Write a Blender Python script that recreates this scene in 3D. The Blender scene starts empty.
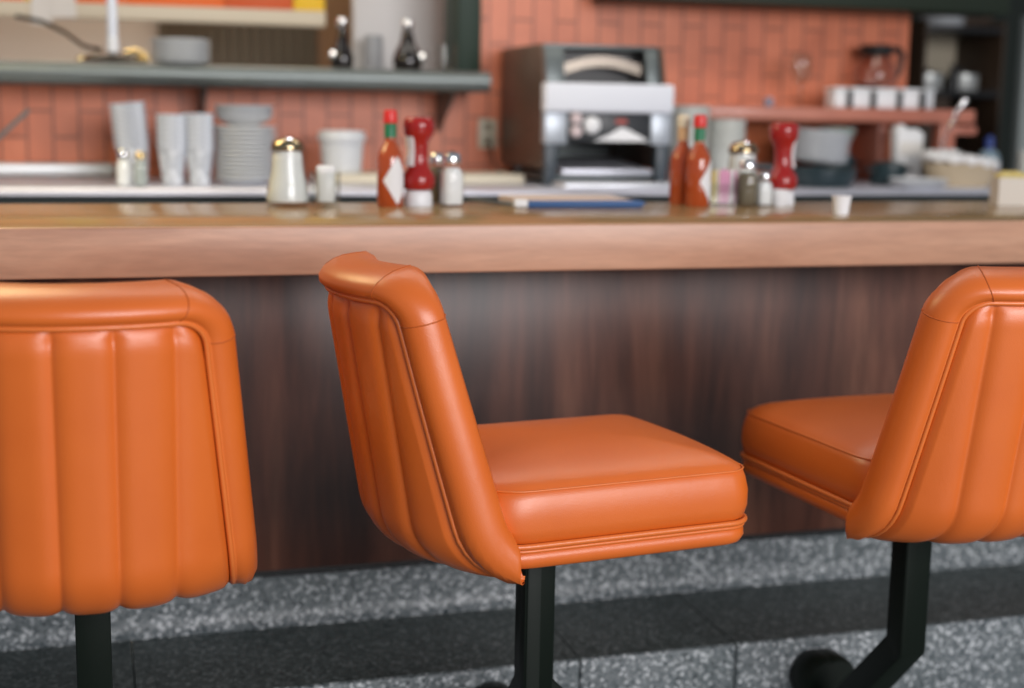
import bpy, bmesh, math, random
from mathutils import Vector, Matrix
random.seed(7)
S = bpy.context.scene
COL = S.collection
PI = math.pi

# ------------------------------------------------------------------ camera
CT = 1.07                                   # height of the front counter top
cam_d = bpy.data.cameras.new('camera')
cam = bpy.data.objects.new('camera', cam_d); COL.objects.link(cam)
cam_d.sensor_fit = 'HORIZONTAL'; cam_d.sensor_width = 36.0; cam_d.lens = 50.0
cam_d.clip_start = 0.05
yaw, pitch, roll = math.radians(16.6), math.radians(9.27), 0.0164
F = Vector((math.sin(yaw)*math.cos(pitch), math.cos(yaw)*math.cos(pitch), -math.sin(pitch)))
R0 = Vector((math.cos(yaw), -math.sin(yaw), 0)); U0 = R0.cross(F)
Rr = math.cos(roll)*R0 + math.sin(roll)*U0
Ur = math.cos(roll)*U0 - math.sin(roll)*R0
M = Matrix((Rr, Ur, -F)).transposed().to_4x4()
M.translation = Vector((0, -2.35, CT + .19))
cam.matrix_world = M
cam_d.dof.use_dof = True
cam_d.dof.focus_distance = 1.98
cam_d.dof.aperture_fstop = 2.0
S.camera = cam

# ------------------------------------------------------------------ light
S.view_settings.view_transform = 'Standard'
S.view_settings.look = 'None'
S.view_settings.gamma = 1.0
S.view_settings.use_curve_mapping = False
S.view_settings.exposure = 0.0
W = bpy.data.worlds.new('world'); S.world = W; W.use_nodes = True
W.node_tree.nodes['Background'].inputs[0].default_value = (.80, .88, 1.0, 1)
W.node_tree.nodes['Background'].inputs[1].default_value = .27

def area(name, loc, target, sx, sy, power, color):
    l = bpy.data.lights.new(name, 'AREA'); l.shape = 'RECTANGLE'; l.size = sx; l.size_y = sy
    l.energy = power; l.color = color
    o = bpy.data.objects.new(name, l); COL.objects.link(o)
    o.location = loc
    o.rotation_euler = (Vector(target) - Vector(loc)).to_track_quat('-Z', 'Y').to_euler()
    return o
area('window_light', (1.9, -5.2, 2.15), (.6, 0, .95), 3.6, 1.7, 250, (1.0, .97, .98))
area('ceiling_light', (0.6, .75, 2.62), (0.6, 1.0, 0), 3.6, .35, 20, (1.0, .93, .82))
area('counter_lamp', (-.42, .55, 1.95), (-.2, .3, 1.07), .6, .6, 10, (1.0, .78, .36))
area('kitchen_light', (0.2, 2.35, 2.4), (0.2, 2.2, 1.4), 1.4, .4, 13, (1.0, .90, .72))

# ------------------------------------------------------------------ materials
MATS = {}
def mat(name, col, rough=.5, metal=0, spec=.5, trans=0, ior=1.45, bump=0, bscale=200, coat=0, alpha=1, sheen=0):
    if name in MATS: return MATS[name]
    m = bpy.data.materials.new(name); m.use_nodes = True; MATS[name] = m
    nt = m.node_tree; b = nt.nodes['Principled BSDF']
    b.inputs['Base Color'].default_value = (*col, 1)
    b.inputs['Roughness'].default_value = rough
    b.inputs['Metallic'].default_value = metal
    b.inputs['Specular IOR Level'].default_value = spec
    b.inputs['Transmission Weight'].default_value = trans
    b.inputs['IOR'].default_value = ior
    b.inputs['Coat Weight'].default_value = coat
    # every material gets a faint procedural variation
    tc = nt.nodes.new('ShaderNodeTexCoord'); nz = nt.nodes.new('ShaderNodeTexNoise')
    nz.inputs['Scale'].default_value = bscale; nz.inputs['Detail'].default_value = 3
    nt.links.new(tc.outputs['Object'], nz.inputs['Vector'])
    if bump:
        bp = nt.nodes.new('ShaderNodeBump'); bp.inputs['Strength'].default_value = bump
        bp.inputs['Distance'].default_value = .001
        nt.links.new(nz.outputs['Fac'], bp.inputs['Height']); nt.links.new(bp.outputs['Normal'], b.inputs['Normal'])
    else:
        mr = nt.nodes.new('ShaderNodeMapRange')
        mr.inputs['To Min'].default_value = max(0, rough-.03); mr.inputs['To Max'].default_value = min(1, rough+.03)
        nt.links.new(nz.outputs['Fac'], mr.inputs['Value']); nt.links.new(mr.outputs['Result'], b.inputs['Roughness'])
    return m
def ramp(nt, stops):
    r = nt.nodes.new('ShaderNodeValToRGB'); e = r.color_ramp.elements
    while len(e) < len(stops): e.new(.5)
    for k, (p, c) in enumerate(stops): e[k].position = p; e[k].color = (*c, 1)
    return r
def noise(nt, vec, scale, detail=4, rough=.5, dist=0):
    n = nt.nodes.new('ShaderNodeTexNoise'); n.inputs['Scale'].default_value = scale
    n.inputs['Detail'].default_value = detail; n.inputs['Roughness'].default_value = rough
    n.inputs['Distortion'].default_value = dist
    nt.links.new(vec, n.inputs['Vector']); return n
def mapping(nt, scale=(1, 1, 1), rot=(0, 0, 0), loc=(0, 0, 0)):
    tc = nt.nodes.new('ShaderNodeTexCoord'); mp = nt.nodes.new('ShaderNodeMapping')
    mp.inputs['Scale'].default_value = scale; mp.inputs['Rotation'].default_value = rot
    mp.inputs['Location'].default_value = loc
    nt.links.new(tc.outputs['Object'], mp.inputs['Vector']); return mp.outputs['Vector']
def mixc(nt, fac, a, b, mode='MIX'):
    m = nt.nodes.new('ShaderNodeMix'); m.data_type = 'RGBA'; m.blend_type = mode
    for s, v in ((m.inputs[0], fac), (m.inputs[6], a), (m.inputs[7], b)):
        if hasattr(v, 'links'): nt.links.new(v, s)
        else: s.default_value = v if isinstance(v, (int, float)) else (*v, 1)
    return m.outputs[2]
def base(name):
    m = bpy.data.materials.new(name); m.use_nodes = True; MATS[name] = m
    return m, m.node_tree, m.node_tree.nodes['Principled BSDF']
def bump(nt, b, h, strength, dist):
    bp = nt.nodes.new('ShaderNodeBump'); bp.inputs['Strength'].default_value = strength
    bp.inputs['Distance'].default_value = dist
    nt.links.new(h, bp.inputs['Height']); nt.links.new(bp.outputs['Normal'], b.inputs['Normal'])

def wood(name, dark, mid, light, scale, rough, coat=0, streak=.35, p=(.3, .5, .7)):
    m, nt, b = base(name)
    v = mapping(nt, scale)
    n1 = noise(nt, v, 1.0, 6, .62, .8)
    r = ramp(nt, [(p[0], dark), (p[1], mid), (p[2], light)])
    nt.links.new(n1.outputs['Fac'], r.inputs['Fac'])
    v2 = mapping(nt, tuple(s*7 for s in scale))
    n2 = noise(nt, v2, 1.0, 4, .6)
    r2 = ramp(nt, [(.35, (1-streak,)*3), (.6, (1, 1, 1))])
    nt.links.new(n2.outputs['Fac'], r2.inputs['Fac'])
    c = mixc(nt, 1.0, r.outputs['Color'], r2.outputs['Color'], 'MULTIPLY')
    nt.links.new(c, b.inputs['Base Color'])
    b.inputs['Roughness'].default_value = rough
    b.inputs['Coat Weight'].default_value = coat
    b.inputs['Coat Roughness'].default_value = .08
    return m
WALNUT = wood('walnut_laminate', (.030, .010, .007), (.115, .042, .026), (.235, .10, .06), (6.5, 6.5, .7), .36, 0, .32, (.30, .52, .74))
EDGE = wood('counter_edge_wood', (.43, .225, .140), (.52, .285, .18), (.60, .345, .225), (2.2, 6, 16), .36, 0, .10)
TOPM = wood('counter_top_laminate', (.25, .155, .065), (.31, .195, .085), (.37, .24, .11), (1.6, 14, 14), .22, 0, .10)

def brick(name, c1, c2, mortar, offx=0):
    m, nt, b = base(name)
    tc = nt.nodes.new('ShaderNodeTexCoord')
    sx = nt.nodes.new('ShaderNodeSeparateXYZ'); nt.links.new(tc.outputs['Object'], sx.inputs[0])
    cb = nt.nodes.new('ShaderNodeCombineXYZ')
    nt.links.new(sx.outputs['Z'], cb.inputs['X']); nt.links.new(sx.outputs['X'], cb.inputs['Y'])
    mp = nt.nodes.new('ShaderNodeMapping'); mp.inputs['Location'].default_value = (-1.101+.142*8, -1.0+offx+.068*20, 0)
    nt.links.new(cb.outputs[0], mp.inputs['Vector'])
    t = nt.nodes.new('ShaderNodeTexBrick')
    t.offset = .5; t.squash = 1
    t.inputs['Scale'].default_value = 1; t.inputs['Brick Width'].default_value = .142
    t.inputs['Row Height'].default_value = .068; t.inputs['Mortar Size'].default_value = .0042
    t.inputs['Mortar Smooth'].default_value = .2; t.inputs['Bias'].default_value = 0
    t.inputs['Color1'].default_value = (*c1, 1); t.inputs['Color2'].default_value = (*c2, 1)
    t.inputs['Mortar'].default_value = (*mortar, 1)
    nt.links.new(mp.outputs['Vector'], t.inputs['Vector'])
    nz = noise(nt, tc.outputs['Object'], 9, 3)
    r = ramp(nt, [(.3, (.86, .80, .76)), (.7, (1.08, 1.08, 1.08))]); nt.links.new(nz.outputs['Fac'], r.inputs['Fac'])
    nt.links.new(mixc(nt, 1, t.outputs['Color'], r.outputs['Color'], 'MULTIPLY'), b.inputs['Base Color'])
    b.inputs['Roughness'].default_value = .42
    inv = nt.nodes.new('ShaderNodeMath'); inv.operation = 'SUBTRACT'; inv.inputs[0].default_value = 1
    nt.links.new(t.outputs['Fac'], inv.inputs[1])
    bump(nt, b, inv.outputs[0], .6, .003)
    return m
BRICK = brick('glazed_brick_tile', (.67, .205, .098), (.60, .175, .086), (.36, .118, .068))

def terrazzo(name, lo, mid, hi, scale=165):
    m, nt, b = base(name)
    v = mapping(nt)
    vo = nt.nodes.new('ShaderNodeTexVoronoi'); vo.inputs['Scale'].default_value = scale
    nt.links.new(v, vo.inputs['Vector'])
    bw = nt.nodes.new('ShaderNodeSeparateColor'); nt.links.new(vo.outputs['Color'], bw.inputs[0])
    r = ramp(nt, [(.0, lo), (.35, mid), (.72, mid), (.92, hi)]); nt.links.new(bw.outputs[0], r.inputs['Fac'])
    n = noise(nt, v, 300, 2); r2 = ramp(nt, [(.35, (.6, .62, .62)), (.65, (1.2, 1.2, 1.22))])
    nt.links.new(n.outputs['Fac'], r2.inputs['Fac'])
    n3 = noise(nt, v, 5, 3); r3 = ramp(nt, [(.3, (.85, .87, .86)), (.7, (1.08, 1.08, 1.08))])
    nt.links.new(n3.outputs['Fac'], r3.inputs['Fac'])
    c = mixc(nt, 1, r.outputs['Color'], r2.outputs['Color'], 'MULTIPLY')
    c = mixc(nt, 1, c, r3.outputs['Color'], 'MULTIPLY')
    nt.links.new(c, b.inputs['Base Color']); b.inputs['Roughness'].default_value = .45
    bump(nt, b, n.outputs['Fac'], .3, .001)
    return m
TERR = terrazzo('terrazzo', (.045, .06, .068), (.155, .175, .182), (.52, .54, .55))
TREAD = terrazzo('shaded_terrazzo', (.022, .032, .031), (.066, .083, .079), (.17, .195, .19))  # darker terrazzo copy: shade on the tread is painted into the colour
FLOORM = terrazzo('floor_terrazzo', (.05, .06, .065), (.16, .18, .18), (.4, .4, .4), 160)

def vinyl(name, c_lo, c_hi):
    m, nt, b = base(name)
    v = mapping(nt)
    n = noise(nt, v, 6, 3); r = ramp(nt, [(.3, c_lo), (.7, c_hi)])
    nt.links.new(n.outputs['Fac'], r.inputs['Fac']); nt.links.new(r.outputs['Color'], b.inputs['Base Color'])
    vo = nt.nodes.new('ShaderNodeTexVoronoi'); vo.inputs['Scale'].default_value = 620
    nt.links.new(v, vo.inputs['Vector'])
    n2 = noise(nt, v, 28, 3)
    ad = nt.nodes.new('ShaderNodeMath'); ad.operation = 'MULTIPLY_ADD'; ad.inputs[1].default_value = .35
    nt.links.new(vo.outputs['Distance'], ad.inputs[0]); nt.links.new(n2.outputs['Fac'], ad.inputs[2])
    bump(nt, b, ad.outputs[0], .22, .0016)
    b.inputs['Roughness'].default_value = .37; b.inputs['Specular IOR Level'].default_value = .72
    return m
VINYL = vinyl('orange_vinyl', (.66, .130, .014), (.72, .152, .018))
PIPE = vinyl('orange_vinyl_piping', (.70, .16, .024), (.76, .18, .03))
SEAM = mat('seam_shade', (.50, .10, .012), .6)  # darker vinyl tone paints the shaded line along each seam
STEEL = mat('brushed_steel', (.62, .63, .70), .38, .55, bscale=400)
DSTEEL = mat('dull_grey_metal', (.15, .17, .17), .40, .6)
CHROME = mat('chrome', (.85, .85, .86), .12, 1)
BLACKP = mat('black_painted_steel', (.005, .009, .006), .45, spec=.3, bump=.1)
BLACK = mat('black_plastic', (.012, .012, .012), .35)
DARK = mat('dark_void', (.012, .018, .013), .7)  # near-black colour stands in for the darkness of the far room
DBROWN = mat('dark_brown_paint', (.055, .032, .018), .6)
DGREEN = mat('dark_green_paint', (.014, .032, .020), .55)
WHITEP = mat('white_china', (.72, .74, .77), .25)
GREYP = mat('grey_white_china', (.62, .64, .66), .28)
def mottled(name, lo, hi, scale, rough):
    m, nt, b = base(name); n = noise(nt, mapping(nt), scale, 3, .6)
    r = ramp(nt, [(.38, lo), (.62, hi)]); nt.links.new(n.outputs['Fac'], r.inputs['Fac'])
    nt.links.new(r.outputs['Color'], b.inputs['Base Color']); b.inputs['Roughness'].default_value = rough; return m
CUPP = mottled('pale_translucent_plastic', (.42, .45, .50), (.76, .79, .84), 55, .3)
CUPG = mat('greyish_clear_plastic', (.55, .56, .52), .35)
WHITEPL = mat('white_plastic', (.85, .85, .86), .35)
def thin_glass(name, tint, rough=.03, fmix=1.0):
    m = bpy.data.materials.new(name); m.use_nodes = True; MATS[name] = m
    nt = m.node_tree; out = nt.nodes['Material Output']; nt.nodes.remove(nt.nodes['Principled BSDF'])
    tr = nt.nodes.new('ShaderNodeBsdfTransparent'); tr.inputs[0].default_value = (*tint, 1)
    gl = nt.nodes.new('ShaderNodeBsdfGlossy'); gl.inputs['Roughness'].default_value = rough
    lw = nt.nodes.new('ShaderNodeLayerWeight'); lw.inputs[0].default_value = .5
    pw = nt.nodes.new('ShaderNodeMath'); pw.operation = 'POWER'; pw.inputs[1].default_value = 4.0
    fr = nt.nodes.new('ShaderNodeMath'); fr.operation = 'MULTIPLY_ADD'; fr.inputs[1].default_value = .7; fr.inputs[2].default_value = .03
    nt.links.new(lw.outputs['Facing'], pw.inputs[0]); nt.links.new(pw.outputs[0], fr.inputs[0])
    mx = nt.nodes.new('ShaderNodeMixShader')
    nt.links.new(fr.outputs[0], mx.inputs[0]); nt.links.new(tr.outputs[0], mx.inputs[1]); nt.links.new(gl.outputs[0], mx.inputs[2])
    nt.links.new(mx.outputs[0], out.inputs['Surface']); return m
GLASS = thin_glass('clear_glass', (.94, .95, .94))
SUGAR = mat('white_sugar', (.88, .88, .88), .85, bump=.4, bscale=900)
PEPPER = mat('ground_pepper', (.16, .13, .085), .9, bump=.5, bscale=900)
SAUCE = mat('hot_sauce_glass', (.40, .065, .014), .12, coat=.6)
GREENB = mat('green_neck_band', (.012, .17, .075), .4)
REDCAP = mat('red_cap_plastic', (.70, .035, .03), .3)
KETCH = mat('ketchup_red_plastic', (.34, .014, .012), .22, coat=.3)
PAPER = mat('white_paper', (.80, .80, .80), .7)
CREAMP = mat('cream_paper', (.72, .65, .52), .7)
YELLOWP = mat('yellow_paper', (.72, .60, .24), .7)
PINKP = mat('pink_paper', (.80, .40, .58), .7)
BLUEP = mat('blue_cover', (.02, .085, .24), .5)
BEIGE = mat('beige_board', (.62, .56, .44), .55)
BRASS = mat('brass_trim', (.80, .60, .28), .25, .8)
SIGNO = mat('orange_sign', (.80, .15, .02), .5)
SIGNY = mat('yellow_sign', (.85, .52, .02), .5)
TANW = mat('tan_kitchen_wall', (.42, .37, .28), .6)
GREYW = mat('grey_beige_kitchen_wall', (.46, .43, .37), .5)
OIL = mat('dark_vinegar', (.010, .007, .006), .08, coat=.5)
WICKER = mat('beige_wicker', (.50, .40, .27), .75, bump=.6, bscale=120)
CLOTHM = mat('white_cloth', (.78, .77, .76), .85, bump=.4, bscale=90)
NAVYP = mat('dark_teal_pan', (.018, .036, .042), .3)
REDWOOD = wood('red_painted_shelf', (.40, .13, .085), (.50, .18, .12), (.56, .22, .15), (3, 8, 8), .38, .2, .1)
ORANGEB = mat('orange_brick_niche', (.50, .125, .035), .5, bump=.2, bscale=30)
TOASTSIDE = mat('toaster_side_steel', (.13, .085, .065), .42, .4)  # brown tint paints the brick wall mirrored in the steel

# ------------------------------------------------------------------ mesh helpers
def smooth(me, angle=40):
    for p in me.polygons: p.use_smooth = True
    try: me.set_sharp_from_angle(angle=math.radians(angle))
    except Exception: pass
def obj(name, bm, m, parent=None, ang=40, loc=None, recalc=True):
    if recalc: bmesh.ops.recalc_face_normals(bm, faces=bm.faces)
    me = bpy.data.meshes.new(name); bm.to_mesh(me); bm.free()
    me.materials.append(m); smooth(me, ang)
    o = bpy.data.objects.new(name, me); COL.objects.link(o)
    if parent is not None: o.parent = parent
    if loc: o.location = loc
    return o
def tag(o, label=None, cat=None, group=None, kind=None):
    if label: o['label'] = label
    if cat: o['category'] = cat
    if group: o['group'] = group
    if kind: o['kind'] = kind
    return o
def thing(name, label, cat, loc=(0, 0, 0), rz=0, group=None):
    o = bpy.data.objects.new(name, None); COL.objects.link(o)
    o.empty_display_size = .05; o.location = loc; o.rotation_euler = (0, 0, rz)
    return tag(o, label, cat, group)
def dup(root, label=None, loc=None, rz=None):
    r = root.copy(); COL.objects.link(r)
    if loc is not None: r.location = loc
    if rz is not None: r.rotation_euler = (0, 0, rz)
    if label: r['label'] = label
    for ch in list(root.children):
        c = ch.copy(); COL.objects.link(c); c.parent = r
        for g in list(ch.children):
            d = g.copy(); COL.objects.link(d); d.parent = c
    return r
def box(bm, x0, x1, y0, y1, z0, z1, bev=0, seg=2, mtx=None):
    r = bmesh.ops.create_cube(bm, size=1)
    vs = r['verts']
    for v in vs:
        v.co = Vector(((x0+x1)/2 + v.co.x*(x1-x0), (y0+y1)/2 + v.co.y*(y1-y0), (z0+z1)/2 + v.co.z*(z1-z0)))
    if mtx is not None:
        for v in vs: v.co = mtx @ v.co
    if bev:
        es = list({e for v in vs for e in v.link_edges})
        bmesh.ops.bevel(bm, geom=es, offset=bev, segments=seg, profile=.5, affect='EDGES')
    return bm
def BX(*a, **k): return box(bmesh.new(), *a, **k)
def lathe(prof, n=32, bm=None, cx=0, cy=0, sy=1):
    """profile [(r,z)...] from bottom to top; r=0 ends close it"""
    bm = bm or bmesh.new(); rings = []
    for r, z in prof:
        if r < 1e-6: rings.append([bm.verts.new((cx, cy, z))])
        else: rings.append([bm.verts.new((cx + r*math.cos(2*PI*k/n), cy + sy*r*math.sin(2*PI*k/n), z)) for k in range(n)])
    for a, b in zip(rings, rings[1:]):
        for k in range(n):
            k2 = (k+1) % n
            if len(a) == 1 and len(b) == 1: continue
            if len(a) == 1: bm.faces.new((a[0], b[k2], b[k]))
            elif len(b) == 1: bm.faces.new((a[k], a[k2], b[0]))
            else: bm.faces.new((a[k], a[k2], b[k2], b[k]))
    return bm
def tube(pts, r, n=10, closed=False, bm=None, caps=True):
    bm = bm or bmesh.new(); P = [Vector(p) for p in pts]; N = len(P); rings = []
    up = None
    for i in range(N):
        if closed: t = P[(i+1) % N] - P[i-1]
        else: t = P[min(i+1, N-1)] - P[max(i-1, 0)]
        t.normalize()
        if up is None:
            up = Vector((0, 0, 1)) if abs(t.z) < .9 else Vector((1, 0, 0))
        a = t.cross(up)
        if a.length < 1e-5: a = t.cross(Vector((0, 1, 0)))
        a.normalize(); b = a.cross(t).normalized(); up = b
        rr = r[i] if isinstance(r, (list, tuple)) else r
        rings.append([bm.verts.new(P[i] + rr*(math.cos(2*PI*k/n)*a + math.sin(2*PI*k/n)*b)) for k in range(n)])
    rng = range(N) if closed else range(N-1)
    for i in rng:
        A, B = rings[i], rings[(i+1) % N]
        for k in range(n):
            bm.faces.new((A[k], A[(k+1) % n], B[(k+1) % n], B[k]))
    if caps and not closed:
        bm.faces.new(rings[0]); bm.faces.new(rings[-1][::-1])
    return bm
def prism(poly, z0, z1, axis='y', bev=0):
    """extrude a 2-D polygon; axis = extrusion direction. poly given in the other two coordinates"""
    bm = bmesh.new()
    def P(a, b, c):
        return {'y': (a, c, b), 'x': (c, a, b), 'z': (a, b, c)}[axis]
    A = [bm.verts.new(P(a, b, z0)) for a, b in poly]; B = [bm.verts.new(P(a, b, z1)) for a, b in poly]
    n = len(poly)
    bm.faces.new(A); bm.faces.new(B[::-1])
    for k in range(n): bm.faces.new((A[k], B[k], B[(k+1) % n], A[(k+1) % n]))
    if bev: bmesh.ops.bevel(bm, geom=list(bm.edges), offset=bev, segments=2, profile=.5, affect='EDGES')
    return bm
def rounded_poly(corners, radii, nc=12, ne=14):
    """closed outline; the same sample count for every call with the same nc, ne"""
    n = len(corners); C = [Vector(c) for c in corners]; arcs = []
    for i in range(n):
        p, a, b = C[i], C[i-1], C[(i+1) % n]
        u = (a-p).normalized(); v = (b-p).normalized(); r = radii[i]
        half = math.acos(max(-1, min(1, u.dot(v))))/2
        d = r/math.tan(half); c = p + (u+v).normalized()*(r/math.sin(half))
        s = p + u*d; e = p + v*d
        a0 = math.atan2(s.y-c.y, s.x-c.x); a1 = math.atan2(e.y-c.y, e.x-c.x)
        while a1-a0 > PI: a1 -= 2*PI
        while a1-a0 < -PI: a1 += 2*PI
        arcs.append([Vector((c.x + r*math.cos(a0+(a1-a0)*k/nc), c.y + r*math.sin(a0+(a1-a0)*k/nc))) for k in range(nc+1)])
    out = []
    for i in range(n):
        out += arcs[i]
        s, e = arcs[i][-1], arcs[(i+1) % n][0]
        out += [s.lerp(e, k/ne) for k in range(1, ne)]
    return out
def loft(rings, cap0=True, cap1=True, bm=None):
    bm = bm or bmesh.new(); V = [[bm.verts.new(p) for p in r] for r in rings]
    n = len(V[0])
    for A, B in zip(V, V[1:]):
        for k in range(n): bm.faces.new((A[k], A[(k+1) % n], B[(k+1) % n], B[k]))
    if cap0: bm.faces.new(V[0][::-1])
    if cap1: bm.faces.new(V[-1])
    return bm
def cup_profile(r0, r1, h, t=.0015, z0=0):
    return [(0, z0), (r0, z0), (r1, z0+h), (r1-t, z0+h), (r0-t, z0+t*2), (0, z0+t*2)]

# ------------------------------------------------------------------ setting
def struct(name, bm, m, ang=30):
    o = obj(name, bm, m, None, ang); o['kind'] = 'structure'; return o
XL, XR = -1.2, 3.4
struct('floor', BX(-3, 5, -5.5, 4.0, -.05, 0), FLOORM)
# terrazzo foot step with scored joints, and the coved base above it
STEPY, BASEY, STEPZ, BASEZ = -.035, .28, .28, .376
bm = bmesh.new()
joints = [-.42, .05, .83, 1.14, 1.93, 2.6]
xs = [XL] + joints + [XR]
for a, b in zip(xs, xs[1:]):
    box(bm, a+.0012, b-.0012, STEPY, BASEY+.02, 0, STEPZ, .006, 3)
struct('trim_1', bm, TERR)
bm = bmesh.new()
for a, b in zip(xs, xs[1:]):
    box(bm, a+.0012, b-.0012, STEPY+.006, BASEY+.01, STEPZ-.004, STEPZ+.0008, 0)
struct('trim_2', bm, TREAD)  # thin sheet on the step top that carries the painted shade
bm = prism([(BASEY-.022, STEPZ+.001), (BASEY+.3, STEPZ+.001), (BASEY+.3, BASEZ), (BASEY-.004, BASEZ), (BASEY-.004, STEPZ+.034),
            (BASEY-.007, STEPZ+.018), (BASEY-.013, STEPZ+.008)], XL, XR, 'x')
struct('baseboard_front', bm, TERR)
# back wall of glazed brick with the serving hatch, kitchen behind
WY = 1.75; HX0, HX1, HZ0, HZ1 = -1.0, 1.040, 1.366, 2.05; WX1 = 2.531
bm = bmesh.new()
box(bm, -1.6, HX0, WY, WY+.14, 0, 2.7); box(bm, HX0, HX1, WY, WY+.14, 0, HZ0)
box(bm, HX0, HX1, WY, WY+.14, HZ1, 2.7); box(bm, HX1, WX1, WY, WY+.14, 0, 2.7)
struct('wall_back', bm, BRICK)
struct('trim_3', BX(HX1-.002, HX1+.07, WY-.016, WY+.15, HZ0+.003, HZ1+.06, .004), DGREEN)
struct('wall_kitchen', BX(-1.6, 1.6, 2.9, 2.95, 0, 2.7), GREYW)
bm = BX(.25, .80, 2.84, 2.9, 1.25, 1.70)
for k in range(14): box(bm, .262+k*.0385, .284+k*.0385, 2.825, 2.84, 1.25, 1.70)
struct('trim_4', bm, mat('dark_slat_panel', (.075, .062, .038), .6))
struct('trim_5', BX(.80, 1.0, 2.85, 2.9, 1.1, 2.0, .004), mat('brown_door_frame', (.20, .12, .06), .55))
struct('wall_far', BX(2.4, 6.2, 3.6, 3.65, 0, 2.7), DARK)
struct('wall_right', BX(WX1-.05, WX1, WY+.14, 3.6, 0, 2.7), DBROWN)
struct('trim_6', BX(3.72, 4.06, 3.52, 3.6, 0, 2.7, .005), DBROWN)
struct('trim_7', BX(1.45, WX1+.25, 1.58, WY, 1.585, 1.85, .006), mat('hood_dark_green', (.012, .02, .010), .5))
# back-bar backsplash strip of steel
struct('trim_8', BX(-1.2, .07, WY-.03, WY, 1.068, 1.103, .008, 3), mat('pale_steel_strip', (.72, .74, .76), .4, .3))

# ------------------------------------------------------------------ counters
t = thing('lunch_counter', 'long wooden lunch counter with thick pale edge and dark walnut front behind the orange stools', 'counter', (0, 0, 0))
obj('countertop', BX(XL, XR, .0, .55, CT-.020, CT, .0025, 2), TOPM, t)
obj('counter_edge', BX(XL, XR, -.004, .06, CT-.083, CT-.001, .004, 3), EDGE, t)['label'] = 'thick pale wood edge of the counter'
obj('countertop_underside', BX(XL, XR, .061, .545, CT-.05, CT-.021), WALNUT, t)
obj('front_panel', BX(XL, XR, BASEY, BASEY+.02, BASEZ+.012, CT-.051, .001), WALNUT, t)['label'] = 'dark walnut front panel'
obj('kick_strip', BX(XL, XR, BASEY+.006, BASEY+.022, BASEZ+.0005, BASEZ+.0115), BLACK, t)
obj('carcass', BX(XL, XR, BASEY+.0215, .53, BASEZ+.001, CT-.052), DBROWN, t)

BZ = 1.065
t = thing('back_bar', 'stainless steel topped back bar along the brick wall', 'counter', (0, 0, 0))
bm = prism([(1.126, BZ-.017), (1.12, BZ-.013), (1.12, BZ-.005), (1.127, BZ), (WY-.0305, BZ), (WY-.0305, BZ-.017)], -1.2, 2.75, 'x')
obj('worktop', bm, STEEL, t)['label'] = 'brushed steel worktop with rolled front edge'
obj('cabinet_body', BX(-1.2, 2.72, 1.16, WY-.032, .1, BZ-.0175), mat('dark_cabinet', (.014, .026, .025), .5), t)
for k in range(5): obj('cabinet_door', BX(-1.19+k*.783, -.42+k*.783, 1.142, 1.1595, .14, BZ-.05, .004), mat('dark_cabinet', 0), t)

t = thing('hatch_shelf', 'grey stainless steel ledge with rounded front under the serving hatch', 'shelf', (0, 0, 0))
prof = [(1.518, 1.312), (1.506, 1.322), (1.500, 1.338), (1.502, 1.354), (1.510, 1.364), (1.522, 1.3685), (1.86, 1.3685), (1.86, 1.367), (1.7495, 1.367), (1.7495, 1.312)]
obj('ledge', prism(prof, -1.15, 1.075, 'x'), mat('grey_steel_ledge', (.15, .17, .165), .36, .6, bscale=300), t)
for x in (-.6, 0.3, .98):
    obj('bracket', prism([(1.54, 1.311), (1.7495, 1.311), (1.7495, 1.20), (1.735, 1.20)], x, x+.008, 'x'), DSTEEL, t)

t = thing('brick_shelf', 'reddish shelf with a square end post fixed along the right of the brick wall', 'shelf', (0, 0, 0))
obj('shelf_board', BX(1.70, 2.62, 1.49, 1.749, 1.246, 1.288, .008, 3), REDWOOD, t)
obj('end_post', BX(2.507, 2.558, 1.50, 1.552, 1.066, 1.2455, .004), REDWOOD, t)
obj('divider', BX(2.33, 2.36, 1.56, 1.749, 1.066, 1.2455, .003), REDWOOD, t)
obj('peg_rail', BX(2.559, 2.64, 1.505, 1.54, 1.212, 1.24, .008, 3), REDWOOD, t)
obj('niche_back', BX(1.72, 2.505, 1.735, 1.749, 1.066, 1.2455), ORANGEB, t)

# ------------------------------------------------------------------ stools
SR = .265; ST = math.radians(9.5); HC = .085; RC = .085
def sag(x): return SR - math.sqrt(SR*SR - x*x)
def prof_pt(h):
    """centre line of the back: returns (f, z, nf, nz), n = outward (rear)"""
    if h >= HC:
        return -.262-(h-HC)*math.sin(ST), .700+(h-HC)*math.cos(ST), -math.cos(ST), -math.sin(ST)
    a = (HC-h)/RC                      # turn angle
    sf, sz = -.262, .700
    cf, cz = sf + RC*math.cos(ST), sz + RC*math.sin(ST)
    th = ST + a                        # outward normal turned downward
    return cf - RC*math.cos(th), cz - RC*math.sin(th), -math.cos(th), -math.sin(th)
def bmap(x, h, n):
    f, z, nf, nz = prof_pt(h)
    ph = math.asin(max(-.99, min(.99, x/SR)))
    f2 = f + sag(x)
    return Vector((x + n*(-nf)*math.sin(ph), f2 + n*nf*math.cos(ph), z + n*nz))
NC, NE = 14, 22
H0 = -.055
outer = rounded_poly([(-.226, .016), (.226, .016), (.182, .434), (-.182, .434)], [.03, .03, .065, .065], NC, NE)
inner = rounded_poly([(-.187, H0), (.187, H0), (.138, .397), (-.138, .397)], [.012, .012, .034, .034], NC, NE)
mid = (0, .2)
def inset(o, k): return [Vector((p.x*(1-k), (p.y-.2)*(1-k)+.2)) for p in o]
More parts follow.
